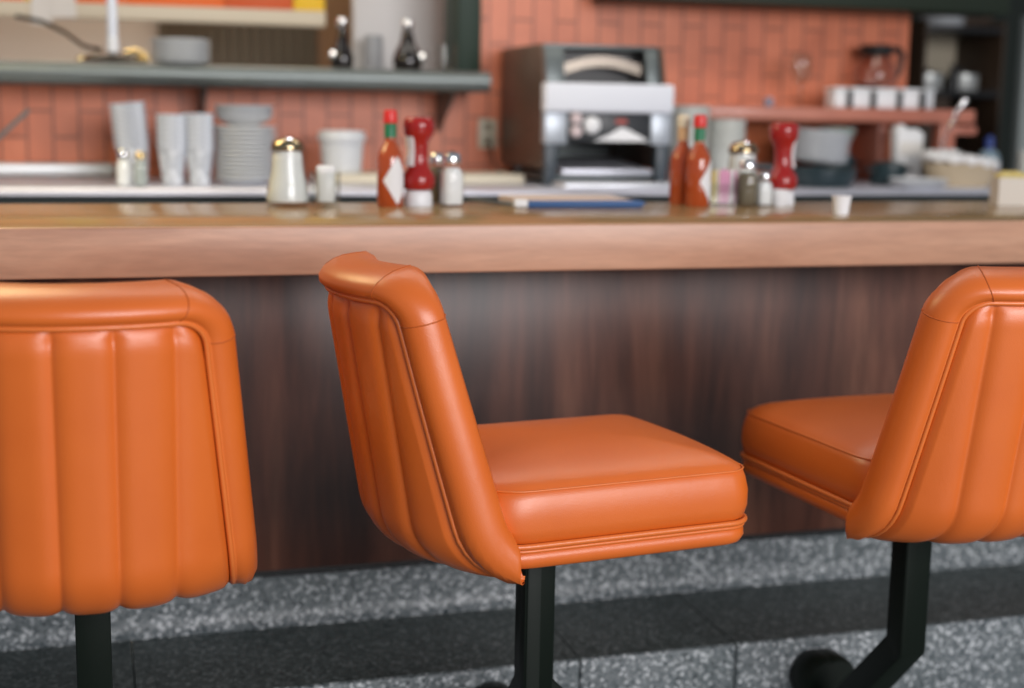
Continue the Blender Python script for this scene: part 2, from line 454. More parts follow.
def front(v):
    """the front edge of the side wings is cut along one straight leaning line"""
    L = -.108 - .295*(v.z-.637); k = .012
    d = max(k-abs(v.y-L), 0)/k
    return Vector((v.x, min(v.y, L) - d*d*k*.25, max(v.z, .621)))
def ring(t, n, extra=0):
    """t: 0 = piping outline, 1 = outer outline; n = rearward offset"""
    o = [a.lerp(b, t) for a, b in zip(inner, outer)]
    fade = [1 if a.y > 0 else max(0, min(1, (abs(a.x)-.150)/.030)) for a in inner]      # the border roll dies away under the curled bottom edge
    if extra: o = inset(o, extra)
    return [front(bmap(p.x, p.y, (n*k-.010*(1-k)) if n > -.02 else -.02+(n+.02)*(1+.98*(1-min(max(p.y, .07), .434)/.434)**.85))) for p, k in zip(o, fade)]
PROF = [(0, -.006), (.03, .002), (.12, .0085), (.30, .014), (.52, .013), (.74, .006), (.90, -.006), (.985, -.020), (1.0, -.038), (.985, -.056)]
def make_stool():
    root = thing('counter_stool', '', 'stool', (0, 0, 0), 0, 'orange counter stools')
    # ---- seat back: border roll all the way round to the front pad
    rings = [ring(a, n) for a, n in PROF]
    rings += [ring(1, -.070, .035), ring(1, -.077, .09), ring(1, -.080, .22), ring(1, -.080, .5), ring(1, -.080, .8)]
    back = obj('backrest', loft(rings, True, True), VINYL, root, 60)
    # ---- channelled rear panel
    W_ = .070
    segs = [-2.5*W_, -1.5*W_, -.5*W_, .5*W_, 1.5*W_, 2.5*W_]
    def bounds(x):
        lo, hi = 9, -9; n = len(inner)
        for k in range(n):
            a, b = inner[k], inner[(k+1) % n]
            if (a.x-x)*(b.x-x) <= 0 and abs(a.x-b.x) > 1e-9:
                y = a.y + (b.y-a.y)*(x-a.x)/(b.x-a.x); lo = min(lo, y); hi = max(hi, y)
        return lo, hi
    XM = max(p.x for p in inner) - .0001; nx, ny = 150, 60
    bm = bmesh.new(); grid = []
    for i in range(nx+1):
        x = -XM + 2*XM*i/nx
        lo, hi = bounds(x); col = []
        u = ((x + 2.5*W_)/W_) % 1.0
        idx = (x + 2.5*W_)/W_
        puff = (1-abs(2*u-1)**3.6)
        if idx < 1 or idx > 4:                  # outermost channel runs on to the piping
            u = (abs(x)-1.5*W_)/(XM-1.5*W_); puff = 1-abs(2*u-1)**3.6
        wig = .0
        for j in range(ny+1):
            tt = j/ny; h = lo + (hi-lo)*tt
            e = min(hi-h, 1) 
            top = min(1, max(0, (hi-h)/.028)); top = top**.5
            # sides: distance to slanted piping
            side = (.187 - (h-H0)*(.049/.452)) - abs(x)
            sd = min(1, max(0, side/.014))**.5
            low = min(1, max(0, (h-H0)/.02)) if abs(x) > .165 else 1
            pn = -.004 + (.0045 + .0075*puff)*low*min(top, 1)*sd
            # gathered crease just under the top piping
            pn -= .004*math.exp(-((hi-h-.016)/.008)**2)*(1-puff)*(1 if hi > .34 else 0)
            v_ = bmap(x, h, pn); v_.y = min(v_.y, -.122 - .295*(v_.z-.637))
            col.append(bm.verts.new(v_))
        grid.append(col)
    for i in range(nx):
        for j in range(ny):
            bm.faces.new((grid[i][j], grid[i+1][j], grid[i+1][j+1], grid[i][j+1]))
    bmesh.ops.remove_doubles(bm, verts=bm.verts, dist=1e-6)
    pan = obj('channelled_panel', bm, VINYL, root, 75); pan['label'] = 'rear panel with five vertical padded channels'
    # ---- piping along the panel (sides and top)
    n = len(inner)
    order = [k for k in range(n)]
    pts = []
    for k in range(NC+1+NE-1+NC-2, n+3):
        kk = k % n
        pts.append(front(bmap(inner[kk].x, inner[kk].y, .004)))
    start = [p for p in pts]
    obj('piping', tube(start, .0036, 10), PIPE, root, 80)
    o2 = [a.lerp(b, .09) for a, b in zip(inner, outer)]
    pts = [front(bmap(o2[k % n].x, o2[k % n].y, .0045)) for k in range(NC+1+NE-1+NC-2, n+3)]
    obj('piping', tube(pts, .0022, 8), PIPE, root, 80)
    # ---- mitre seams on the border at both top corners
    for side in (1, -1):
        for kk in ((0,), (NC,)):
            base_k = (2 if side == 1 else 3)*(NC+1+NE-1) + kk[0]
            line = []
            for a, nn in PROF:
                p = inner[base_k].lerp(outer[base_k], a)
                line.append(front(bmap(p.x, p.y, nn - .0002)))
            obj('seam', tube(line, .0011, 6), SEAM, back)
    # ---- seat cushion
    def srect(hw, f0, f1, r, z, bow=0.012):
        o = rounded_poly([(-hw, f0), (hw, f0), (hw, f1), (-hw, f1)], [max(r*.6, min(.075, hw*.42)), max(r*.6, min(.075, hw*.42)), r, r], 8, 12)
        return [Vector((p.x, p.y + (bow*(1-(p.x/hw)**2) if p.y > (f0+f1)/2 else 0), z)) for p in o]
    def S_(d, z, r=.036): return srect(.193-d, -.170+d, .264-d, max(.012, r-d*.5), z-.007)
    zt = .756
    R_ = [S_(.012, .676), S_(.003, .682), S_(-.001, .700), S_(-.001, .722), S_(.003, .742), S_(.0065, .7515), S_(.0085, .7535),
          S_(.012, .7585), S_(.020, .7640), S_(.036, .7705), S_(.06, .777), S_(.09, .783), S_(.125, .7875)]
    cc = sum((Vector(p) for p in R_[-1]), Vector())/len(R_[-1])
    last = R_[-1]
    for k_, z_ in ((.75, 0.7818), (.5, 0.7827), (.25, 0.7832)): R_.append([Vector((cc.x+(p.x-cc.x)*k_, cc.y+(p.y-cc.y)*k_, z_)) for p in last])
    seat = obj('seat', loft(R_), VINYL, root, 60)
    obj('seat_seam', tube(S_(.0062, .7538), .0014, 8, True), PIPE, seat, 80)
    R2 = [S_(.045, .640), S_(.014, .641), S_(.006, .645), S_(.002, .654), S_(.003, .664), S_(.009, .669), S_(.016, .674)]
    obj('seat_base', loft(R2), VINYL, root, 60)
    obj('piping', tube(S_(.0015, .6768), .0042, 10, True), PIPE, root, 80)
    obj('piping', tube(S_(.0035, .6695), .0028, 8, True), PIPE, root, 80)
    bmp = BX(-.11, .11, -.11, .12, .615, .6325, .004)
    obj('seat_plate', bmp, BLACKP, root)
    return root
proto = make_stool()
stools = [
    (-.013, -.35, 0.0, 'leftmost orange vinyl counter stool, seen squarely from behind with its channelled back'),
    (0.640, -.35, math.radians(-90+7), 'middle orange vinyl counter stool turned sideways, its square seat pointing right'),
    (1.297, -.35, math.radians(4.0), 'rightmost orange vinyl counter stool facing the counter, its bent black arm visible below')]
HW = .024
def post_bm():
    """square tube: straight down, bends 45 degrees towards the counter base"""
    bm = bmesh.new()
    sec = lambda c, a: [Vector((sx*HW, c[0]+d*math.cos(a)*1.0, c[1]+d*math.sin(a))) for sx, d in ((-1, -HW), (1, -HW), (1, HW), (-1, HW))]
    rings = []
    def R(c, dy, dz):   # corner offsets in the y-z plane
        return [Vector((sx*HW, c[0]+s*dy, c[1]+s*dz)) for sx, s in ((-1, -1), (1, -1), (1, 1), (-1, 1))]
    rings.append(R((0, .6145), HW, 0))
    rings.append(R((0, .385), HW, HW*math.tan(math.radians(22.5))))
    e = .285
    rings.append(R((e, .385-e*1.07), HW*.70, HW*.72))
    loft(rings, bm=bm)
    bmesh.ops.bevel(bm, geom=[ed for ed in bm.edges if abs((ed.verts[0].co-ed.verts[1].co).x) < 1e-6], offset=.004, segments=2, profile=.5, affect='EDGES')
    return bm
POST = post_bm()
for i, (x, y, rz, lab) in enumerate(stools):
    o = proto if i == 0 else dup(proto)
    o.location = (x, y, 0); o.rotation_euler = (0, 0, rz); o['label'] = lab
    P = POST.copy()
    P.transform(Matrix.Rotation(-rz, 4, 'Z'))
    obj('post', P, BLACKP, o, 30)['label'] = 'black square steel post bending back to the footstep'
    P = bmesh.new()
    lathe([(0, 0), (.043, 0), (.047, .006), (.047, .05), (.040, .060), (0, .062)], 28, P, .022)
    P.transform(Matrix.Translation((0, .3145, .212)) @ Matrix.Rotation(PI/2, 4, 'X'))
    P.transform(Matrix.Rotation(-rz, 4, 'Z'))
    obj('mounting_hub', P, BLACKP, o, 40)
    P = BX(-.05, .05, .303, .3145, .02, .16, .004)
    P.transform(Matrix.Rotation(-rz, 4, 'Z'))
    obj('mounting_plate', P, BLACKP, o)
POST.free()

# ------------------------------------------------------------------ things on the front counter
def pourer(loc, label):
    t = thing('sugar_pourer', label, 'sugar dispenser', loc, 0, 'glass sugar dispensers')
    obj('glass_jar', lathe([(0, 0), (.038, 0), (.0425, .006), (.0435, .016), (.0385, .042), (.0325, .072), (.030, .100), (.0285, .112), (.0265, .112), (.028, .100),
                            (.031, .072), (.037, .042), (.042, .016), (.0405, .008), (0, .006)], 36), GLASS, t)
    obj('sugar', lathe([(0, .0065), (.0395, .009), (.0415, .016), (.0365, .042), (.0305, .072), (.0283, .098), (.0265, .110), (0, .111)], 32), SUGAR, t)
    l = obj('lid', lathe([(0, .1125), (.0285, .1125), (.0315, .108), (.0325, .114), (.0305, .122), (.024, .130), (.012, .134), (0, .135)], 32), mat('dark_brassy_lid', (.42, .33, .20), .18, 1), t)
    obj('spout_flap', BX(-.007, .007, -.026, -.006, .128, .1345, .002), CHROME, l)
    return t
def hotsauce(loc, rz, label, lab_turn=0, s=1.0):
    t = thing('hot_sauce_bottle', label, 'hot sauce bottle', loc, rz, 'hot sauce bottles')
    R = .026*s
    obj('bottle', lathe([(0, 0), (R*.92, 0), (R, .004), (R, .092), (R*.93, .104), (R*.70, .116), (R*.44, .127), (R*.38, .135), (R*.38, .140), (0, .140)], 32), SAUCE, t)
    obj('neck_band', lathe([(R*.42, .136), (R*.46, .136), (R*.46, .162), (R*.42, .164), (0, .164)], 28), GREENB, t)
    obj('cap', lathe([(0, .164), (R*.52, .164), (R*.54, .167), (R*.52, .183), (R*.44, .190), (0, .191)], 28), REDCAP, t)
    # diamond label wrapped on the glass
    bm = bmesh.new(); rows = []
    N = 14
    for j in range(N+1):
        v = -1+2*j/N; w = 1-abs(v); row = []
        for i in range(N+1):
            a = (-1+2*i/N)*w*1.12 + lab_turn
            row.append(bm.verts.new(((R+.0006)*math.sin(a), -(R+.0006)*math.cos(a), .052+v*.048)))
        rows.append(row)
    for j in range(N):
        for i in range(N): bm.faces.new((rows[j][i], rows[j][i+1], rows[j+1][i+1], rows[j+1][i]))
    bmesh.ops.remove_doubles(bm, verts=bm.verts, dist=1e-6)
    obj('label_sticker', bm, PAPER, t, 80)['label'] = 'white diamond label'
    return t
def ketchup(loc, label, rz=0, lab_turn=-1.2):
    t = thing('ketchup_bottle', label, 'ketchup bottle', loc, rz, 'upside-down ketchup bottles')
    obj('squeeze_bottle', lathe([(0, .031), (.022, .031), (.029, .034), (.033, .042), (.0335, .056), (.029, .067), (.0215, .076), (.0185, .090), (.0185, .112), (.0205, .127),
                                 (.026, .137), (.0305, .146), (.0315, .160), (.030, .170), (.025, .176), (0, .178)], 36), KETCH, t)
    obj('cap', lathe([(0, 0), (.028, 0), (.0285, .003), (.027, .026), (.024, .0305), (0, .0308)], 32), WHITEPL, t)
    bm = bmesh.new(); rows = []
    for j in range(9):
        z = .080+.058*j/8; r = .0235 + .004*abs(j-4)/4
        rows.append([bm.verts.new((r*math.sin(lab_turn-.6+1.2*i/8), -r*math.cos(lab_turn-.6+1.2*i/8), z)) for i in range(9)])
    rows2 = [[bm.verts.new(v.co*1.0 + Vector((0, 0, 0)) - Vector((v.co.x, v.co.y, 0)).normalized()*.006) for v in r] for r in rows]
    for g in (rows, rows2):
        for j in range(8):
            for i in range(8): bm.faces.new((g[j][i], g[j][i+1], g[j+1][i+1], g[j+1][i]))
    for i in range(8):
        bm.faces.new((rows[0][i], rows[0][i+1], rows2[0][i+1], rows2[0][i])); bm.faces.new((rows[8][i], rows[8][i+1], rows2[8][i+1], rows2[8][i]))
        bm.faces.new((rows[i][0], rows[i+1][0], rows2[i+1][0], rows2[i][0])); bm.faces.new((rows[i][8], rows[i+1][8], rows2[i+1][8], rows2[i][8]))
    obj('label_sticker', bm, PAPER, t, 60)['label'] = 'white label at the waist'
    return t
def shaker(loc, label, fill, h=.105, r=.0235, rz=.3, name='salt_shaker', group=None, cat=None):
    t = thing(name, label, cat or name.replace('_', ' '), loc, rz, group)
    def sq(k, z, p=.45):
        out = []
        for i in range(32):
            a = 2*PI*i/32; c, s_ = math.cos(a), math.sin(a)
            out.append(Vector((k*math.copysign(abs(c)**(1-p*.6), c), k*math.copysign(abs(s_)**(1-p*.6), s_), z)))
        return out
    q = h/.105
    obj('glass_body', loft([sq(r*.92, 0), sq(r, .004*q), sq(r, .062*q), sq(r*.93, .070*q, .3), sq(r*.72, .078*q, 0), sq(r*.68, .083*q, 0)]), GLASS, t, 50)
    obj('filling', loft([sq(r*.86, .004*q), sq(r*.9, .010*q), sq(r*.9, .058*q), sq(r*.8, .067*q, .3), sq(r*.6, .074*q, 0)]), fill, t, 50)
    obj('lid', lathe([(0, .081*q), (r*.76, .081*q), (r*.80, .084*q), (r*.78, .096*q), (r*.62, .102*q), (0, .105*q)], 28), CHROME, t)
    return t
pourer((.375, .47, CT), 'white sugar pourer of flared glass with a domed metal lid, left of the small tumbler')
t = thing('packet_tumbler', 'small glass tumbler packed with cream sugar packets beside the left sugar pourer', 'tumbler', (.445, .44, CT))
obj('glass', lathe([(0, 0), (.027, 0), (.0285, .004), (.0305, .068), (.0292, .068), (.0268, .010), (0, .009)], 32), GLASS, t)
for k in range(6):
    b_ = BX(-.019+.005*abs(k-2.5)/2.5, .019-.005*abs(k-2.5)/2.5, -.0022, .0022, .0105, .076+.002*(k % 3), .0015)
    b_.transform(Matrix.Translation((0, -.0135+k*.0054, 0)) @ Matrix.Rotation(.10*((k % 3)-1), 4, 'Z'))
    obj('sugar_packet', b_, PAPER if k != 3 else CREAMP, t)
hotsauce((.576, .45, CT), 0, 'hot sauce bottle standing alone left of the waisted ketchup bottle, white diamond label facing out', .38)
ketchup((.637, .465, CT), 'left red squeeze ketchup bottle standing on its white cap beside the hot sauce', 0, -1.25)
shaker((.702, .45, CT), 'salt shaker with white salt and steel lid, right of the left ketchup bottle', SUGAR, .110, .0235, .15, group='salt shakers')
shaker((.690, .53, CT), 'pepper shaker tucked behind the salt shaker beside the left ketchup bottle', PEPPER, .106, .019, .5, 'pepper_shaker', 'pepper shakers')

# menus under the blue folder
t = thing('menu_folder', 'blue covered menu folder with pale sheets lying flat on the counter', 'menu', (.955, .44, CT), math.radians(-3))
obj('sheets', BX(-.125, .120, -.050, .13, .0012, .0155, .002), mat('beige_sheets', (.62, .50, .42), .6), t)
obj('cover', prism([(-.108, .001), (.128, .001), (.140, .010), (.128, .0155), (-.108, .0145)], -.066, -.0505, 'y', .001), BLUEP, t)
obj('corner_tag', BX(-.137, -.109, -.068, -.05, .001, .017, .004), PAPER, t)['label'] = 'white tag at the left end'
tag(obj('ballpoint_pen', tube([(.755, .515, CT+.010), (.80, .43, CT+.0075), (.812, .404, CT+.0065), (.818, .392, CT+.0055)], [.0045, .0045, .0042, .0015], 10), DSTEEL), 'thin dark pen lying on the counter left of the blue menu folder', 'pen')

hotsauce((1.219, .485, CT), 0, 'hot sauce bottle of the right cluster, the rear one with its pale cap', 3.0)
# that bottle wears a pale cap
hs = [o for o in COL.objects if o.name.startswith('hot_sauce_bottle')][-1]
for c in hs.children:
    if c.name.startswith('cap'): c.data.materials[0] = mat('pale_cap_plastic', (.78, .68, .50), .4); c['label'] = 'pale cap'
    if c.name.startswith('neck_band'): c.data.materials[0] = mat('pale_neck_band', (.66, .40, .20), .4)
hotsauce((1.232, .43, CT), 0, 'hot sauce bottle with red cap and green neck in the right cluster', .85)

t = thing('sweetener_caddy', 'small clear caddy of yellow and pink sweetener packets in the right cluster', 'caddy', (1.310, .47, CT), math.radians(-17))
bm = BX(-.030, .030, -.022, .022, 0, .003, 0)
for a in ((-.030, -.028, -.022, .022), (.028, .030, -.022, .022), (-.028, .028, -.022, -.020), (-.028, .028, .020, .022)):
    box(bm, a[0], a[1], a[2], a[3], .003, .045)
obj('holder', bm, GLASS, t)
for k in range(7):
    m_ = [YELLOWP, CREAMP, PINKP, PINKP, PINKP, PAPER, PINKP][k]
    obj('sweetener_packet', BX(-.0265+k*.0078, -.0205+k*.0078, -.018, .018, .0035, .072+.004*(k % 2), .001), m_, t)
pourer((1.388, .545, CT), 'white sugar jar with metal lid behind the pepper shaker of the right cluster')
shaker((1.346, .43, CT), 'pepper shaker with steel lid in front of the right sugar jar', PEPPER, .100, .0225, -.2, 'pepper_shaker', 'pepper shakers')
shaker((1.386, .43, CT), 'short white shaker between the pepper shaker and right ketchup bottle', SUGAR, .074, .0175, 0, group='salt shakers')
ketchup((1.448, .47, CT), 'right red squeeze ketchup bottle with pale label on its right side', 0, 1.45)
tag(obj('ramekin', lathe(cup_profile(.016, .0185, .034, .002), 28), WHITEPL, loc=(1.424, .43, CT)), 'small white ramekin at the foot of the right ketchup bottle', 'ramekin')
tag(obj('creamer_cup', lathe([(0, 0), (.0145, 0), (.0185, .034), (.0205, .0345), (.0205, .036), (0, .037)], 28), WHITEPL, loc=(1.432, .18, CT)), 'tiny white creamer cup standing alone near the counter front', 'creamer cup')
def caddy(loc, label):
    t = thing('packet_holder', label, 'packet holder', loc, math.radians(-12))
    bm = BX(-.036, .036, -.025, .025, 0, .003)
    for a in ((-.036, -.033, -.025, .025), (.033, .036, -.025, .025), (-.033, .033, -.025, -.022), (-.033, .033, .022, .025)): box(bm, *a, .003, .062)
    obj('box', bm, mat('beige_ceramic', (.62, .56, .48), .4), t)
    for k in range(8): obj('packet', BX(-.031+k*.0078, -.0255+k*.0078, -.019, .019, .0035, .071+.003*(k % 3), .001), YELLOWP, t)
caddy((1.998, .43, CT), 'beige holder of yellow packets at the far right end of the counter')
tag(obj('napkin_stack', BX(-.03, .05, -.03, .03, 0, .066, .004), PAPER, loc=(2.072, .405, CT)), 'white paper napkin stack right of the beige packet holder', 'napkins')

# ------------------------------------------------------------------ back bar, left
def cupstack(loc, label, n, r0, r1, h, step, tilt=0, m=CUPP, group='stacks of nested plastic cups', tx=0):
    """each nested cup is a thing"""
    rim = lathe([(0, .0), (r0, 0), (r1, h-.003), (r1+.003, h-.0025), (r1+.003, h), (r1-.0011, h), (r0-.0011, .003), (0, .003)], 28)
    me0 = obj('plastic_cup', rim, m)
    Rm = Matrix.Rotation(tilt, 4, 'Y') @ Matrix.Rotation(tx, 4, 'X')
    for k in range(n):
        o = me0 if k == 0 else me0.copy()
        if k: COL.objects.link(o)
        o.matrix_world = Matrix.Translation(Vector(loc)) @ Rm @ Matrix.Translation((0, 0, k*step))
        tag(o, label, 'plastic cup', group)
cupstack((.118, 1.42, BZ+.003), 'pale plastic cup in the tall leaning stack behind the small steel shakers', 9, .028, .043, .10, .0125, -.10, group='cups of the tall leaning stack')
cupstack((.205, 1.37, BZ), 'pale plastic cup in the left of the two upright stacks beside the plates', 7, .025, .0365, .10, .0125, 0, group='cups of the left upright stack')
cupstack((.272, 1.37, BZ), 'pale plastic cup in the right of the two upright stacks, nearest the plates', 7, .025, .0365, .10, .0130, 0, group='cups of the right upright stack')
shaker((.081, 1.25, BZ), 'steel topped glass shaker on the back bar, left of the pair', SUGAR, .092, .017, 0, group='back bar shakers')
s2 = shaker((.122, 1.25, BZ), 'glass shaker with brassy lid on the back bar, right of the pair', mat('grey_salt', (.42, .46, .45), .8), .086, .0165, 0, group='back bar shakers')
for c in s2.children:
    if c.name.startswith('lid'): c.data = c.data.copy(); c.data.materials[0] = BRASS

def plates(loc, n, r, step, label, group, m=WHITEP, name='plate', cat='plate', tilt=0, rr=None, jit=.0012):
    pr = lambda r: [(0, 0), (r*.55, 0), (r*.60, .002), (r*.97, step*1.25), (r, step*1.45), (r*.99, step*1.7), (r*.95, step*1.6), (r*.58, .0035), (0, .0035)]
    p0 = obj(name, lathe(pr(r), 36), m)
    Rm = Matrix.Rotation(tilt, 4, 'Y')
    for k in range(n):
        o = p0 if k == 0 else p0.copy()
        if k: COL.objects.link(o)
        o.matrix_world = Matrix.Translation(loc) @ Rm @ Matrix.Translation((random.uniform(-jit, jit), random.uniform(-jit, jit), k*step))
        tag(o, label, cat, group)
plates((.389, 1.40, BZ), 13, .082, .0108, 'grey white plate in the tall stack on the back bar left of the sugar pourer', 'plates in the tall stack', GREYP)
def bowls(loc, n, r, h, step, label, group, m=GREYP):
    p0 = obj('bowl', lathe([(0, 0), (r*.45, 0), (r*.5, .004), (r*.80, h*.45), (r*.96, h*.92), (r, h), (r*.96, h), (r*.76, h*.5), (r*.45, .008), (0, .008)], 36), m)
    for k in range(n):
        o = p0 if k == 0 else p0.copy()
        if k: COL.objects.link(o)
        o.location = Vector(loc) + Vector((0, 0, k*step)); tag(o, label, 'bowl', group)
bowls((.389, 1.40, BZ+13*.0108+.0075), 3, .078, .032, .0105, 'grey white bowl nested on top of the tall plate stack', 'bowls on the tall plate stack')

t = thing('cutting_board', 'long pale beige cutting board lying on the back bar behind the condiments', 'cutting board', (.875, 1.47, BZ))
obj('board', BX(-.27, .262, -.10, .10, 0, .026, .005, 3), BEIGE, t)
obj('handle_slot', BX(-.255, -.225, -.03, .03, .0255, .0275, .001), DARK, t)
def crock(loc):
    t = thing('lidded_crock', 'pale grey lidded tub standing on the beige cutting board', 'tub', loc)
    obj('tub', lathe([(0, 0), (.048, 0), (.052, .004), (.058, .085), (.0565, .085), (.05, .006), (0, .005)], 36), GREYP, t)
    obj('lid', lathe([(0, .0855), (.063, .0855), (.064, .090), (.064, .098), (.061, .102), (.061, .108), (.056, .112), (0, .113)], 36), GREYP, t)
crock((.650, 1.45, BZ+.0265))
tag(obj('steel_utensil', tube([(-.30, 1.5, BZ+.004), (-.268, 1.5, BZ+.06), (-.14, 1.5, 1.245)], [.008, .005, .006], 10), DSTEEL), 'thin grey metal utensil handle slanting up at the left edge of the back bar', 'utensil')
# outlet on the brick
t = thing('wall_outlet', 'pale electrical outlet plate on the brick wall left of the toaster', 'outlet', (1.135, WY-.0001, 1.195))
obj('cover_plate', BX(-.028, .028, -.006, 0, -.043, .043, .003), mat('ivory_plastic', (.55, .50, .38), .4), t)
for dz in (-.02, .02): obj('socket', BX(-.012, .012, -.008, -.0055, dz-.013, dz+.013, .002), mat('dark_ivory_plastic', (.25, .21, .15), .5), t)
obj('cord', tube([(0, -.012, -.022), (.0, -.04, -.03), (.01, -.05, -.09), (.04, -.08, -.125)], .004), BLACK, t)

# conveyor toaster
t = thing('conveyor_toaster', 'steel conveyor toaster with angled dark hood, wide chrome band, control panel and open black mouth', 'toaster', (1.352, 1.30, BZ))
side = [(.02, .045), (.42, .045), (.42, .375), (.05, .375), (.02, .275)]
for x in (-.183, .160):
    obj('side_panel', prism(side, x, x+.010, 'x', .002), TOASTSIDE, t)
obj('top_cover', BX(-.172, .159, .06, .42, .366, .378, .003), DSTEEL, t)
obj('back_panel', BX(-.172, .159, .41, .42, .05, .366), DSTEEL, t)
obj('upper_hood', prism([(.024, .276), (.052, .3655), (.066, .3655), (.04, .276)], -.172, -.118, 'x', .002), DSTEEL, t)
obj('upper_hood', prism([(.024, .276), (.052, .3655), (.066, .3655), (.04, .276)], .118, .1545, 'x', .002), DSTEEL, t)
obj('heating_chamber', BX(-.171, .158, .12, .405, .12, .36), BLACK, t)
ch = [(.05+.0*k, .0) for k in range(1)]
arc = [( -.115+.23*k/16, .325+.024*math.sin(PI*k/16)) for k in range(17)]
poly = arc + [(x, z-.028) for x, z in arc[::-1]]
obj('feed_chute', prism([(a, b) for a, b in poly], .065, .11, 'y'), mat('warm_dull_steel', (.20, .17, .14), .25, .6), t)['label'] = 'curved shiny feed chute'
obj('chrome_band', BX(-.185, .182, -.012, .03, .197, .274, .006, 3), mat('bright_steel_band', (.78, .80, .86), .55, 0), t)['label'] = 'wide bright steel band across the front'
cp = obj('control_panel', BX(-.120, .120, .0, .03, .119, .1965, .002), mat('charcoal_panel', (.035, .038, .042), .35), t)
for x0, x1 in ((-.184, -.1205), (.1205, .180)): obj('panel_cheek', BX(x0, x1, -.004, .03, .112, .1965, .004), mat('grey_panel', (.46, .50, .55), .4, .4), t)
for (x, z, r, m_) in ((-.097, .180, .016, PINKP), (-.097, .146, .016, PINKP), (-.052, .163, .023, WHITEPL)):
    P = lathe([(0, 0), (r, 0), (r*.92, .014), (r*.7, .017), (0, .017)], 24); P.transform(Matrix.Translation((x, -.0005, z)) @ Matrix.Rotation(PI/2, 4, 'X'))
    k_ = obj('knob', P, m_ if m_ is not PINKP else mat('pale_pink_knob', (.62, .50, .50), .4), cp)
obj('highlight_patch', prism([(-.045, .121), (.115, .121), (.085, .138), (.055, .152), (.035, .158), (.0, .138)], -.0015, -.0003, 'y'), WHITEPL, cp)  # white patch shaped as the highlight reflected in the control panel
obj('warning_sticker', BX(.018, .05, -.0015, -.0003, .168, .180), mat('red_print', (.45, .08, .06), .5), cp)
for x in (-.178, .142): obj('leg', prism([(x, .0), (x+.03, 0), (x+.034, .118), (x-.002, .118)], .0, .035, 'y', .002), mat('slate_paint', (.045, .06, .075), .4), t)
obj('discharge_tray', prism([(.0, .030), (.0, .044), (.10, .050), (.30, .07), (.30, .062), (.10, .036)], -.13, .128, 'x', .001), STEEL, t)
obj('base_plate', BX(-.16, .16, .035, .38, .012, .028, .003), DSTEEL, t)
for x in (-.15, .15): obj('rear_foot', BX(x-.015, x+.015, .33, .36, 0, .0445, .003), BLACK, t)
tag(obj('steel_tray', BX(-.168, .165, -.055, .055, 0, .014, .005, 3), mat('bright_tray', (.80, .82, .86), .3, .7), loc=(1.352, 1.225, BZ)), 'low bright steel tray on the back bar in front of the toaster', 'tray')

# ------------------------------------------------------------------ back bar, right
cupstack((1.645, 1.45, BZ), 'greyish clear cup in the tallest cup stack just right of the toaster', 9, .045, .061, .12, .0125, 0, CUPG, 'cups of the tallest stack right of the toaster')
cupstack((1.757, 1.425, BZ), 'greyish clear cup in the lower cup stack behind the right sugar jar', 7, .038, .052, .11, .0125, 0, CUPG, 'cups of the lower stack right of the toaster')
t = thing('frying_pan', 'dark teal black pan on the back bar below the leaning plates', 'pan', (1.985, 1.28, BZ))
obj('pan_body', lathe([(0, 0), (.075, 0), (.085, .006), (.102, .050), (.100, .051), (.083, .009), (0, .006)], 40), NAVYP, t)
obj('handle', tube([(-.095, .0, .044), (-.14, .01, .052), (-.21, .02, .058)], [.008, .009, .007]), NAVYP, t)
plates((2.075, 1.47, BZ+.058), 11, .088, .0082, 'white plate in the tilted stack above the dark pan', 'plates in the tilted stack', WHITEP, tilt=.10)
t = thing('dish_rack', 'low steel dish rack holding up the tilted plate stack', 'rack', (2.075, 1.47, BZ))
bm = bmesh.new()
for x in (-.07, .07):
    for y in (-.07, .07): tube([(x, y, 0), (x, y, .043)], .004, 8, bm=bm)
obj('legs_frame', bm, DSTEEL, t)
obj('rack_top', BX(-.08, .08, -.08, .08, .043, .048, .002), DSTEEL, t)
tag(obj('glass_bowl', lathe([(0, 0), (.025, 0), (.03, .006), (.022, .012), (.030, .020), (.052, .05), (.058, .075), (.0545, .075), (.047, .05), (.02, .022), (0, .02)], 10), mat('cloudy_green_glass', (.52, .60, .54), .25, trans=.5), loc=(2.188, 1.565, 1.155)), 'cloudy cut glass bowl on the dark pot lid behind the tilted plates', 'bowl')
def pot(loc, r, h, label):
    t = thing('cooking_pot', label, 'pot', loc)
    obj('pot_body', lathe([(0, 0), (r*.96, 0), (r, .004), (r, h), (r*.97, h), (r*.96, .006), (0, .005)], 36), NAVYP, t)
    l = obj('lid', lathe([(0, h), (r*1.02, h), (r*1.02, h+.003), (r*.5, h+.012), (0, h+.0145)], 36), NAVYP, t)
    for s in (1, -1): obj('handle', tube([(s*r*.98, -.02, h*.75), (s*(r+.022), -.016, h*.77), (s*(r+.022), .016, h*.77), (s*r*.98, .02, h*.75)], .004), BLACK, t)
pot((2.205, 1.60, BZ), .062, .0745, 'dark lidded pot on the back bar under the cloudy glass bowl')
pot((2.26, 1.38, BZ), .052, .058, 'smaller dark lidded pot on the back bar left of the wicker basket')
plates((2.255, 1.21, BZ), 3, .082, .0075, 'small white plate in the low stack at the front of the back bar', 'plates in the low stack', WHITEP)
t = thing('wicker_basket', 'oval beige wicker basket lined with white cloth at the right of the back bar', 'basket', (2.455, 1.31, BZ))
obj('basket_body', lathe([(0, 0), (.088, 0), (.094, .006), (.116, .062), (.119, .068), (.113, .069), (.088, .010), (0, .008)], 44, sy=.70), WICKER, t)
bm = bmesh.new(); rg = []
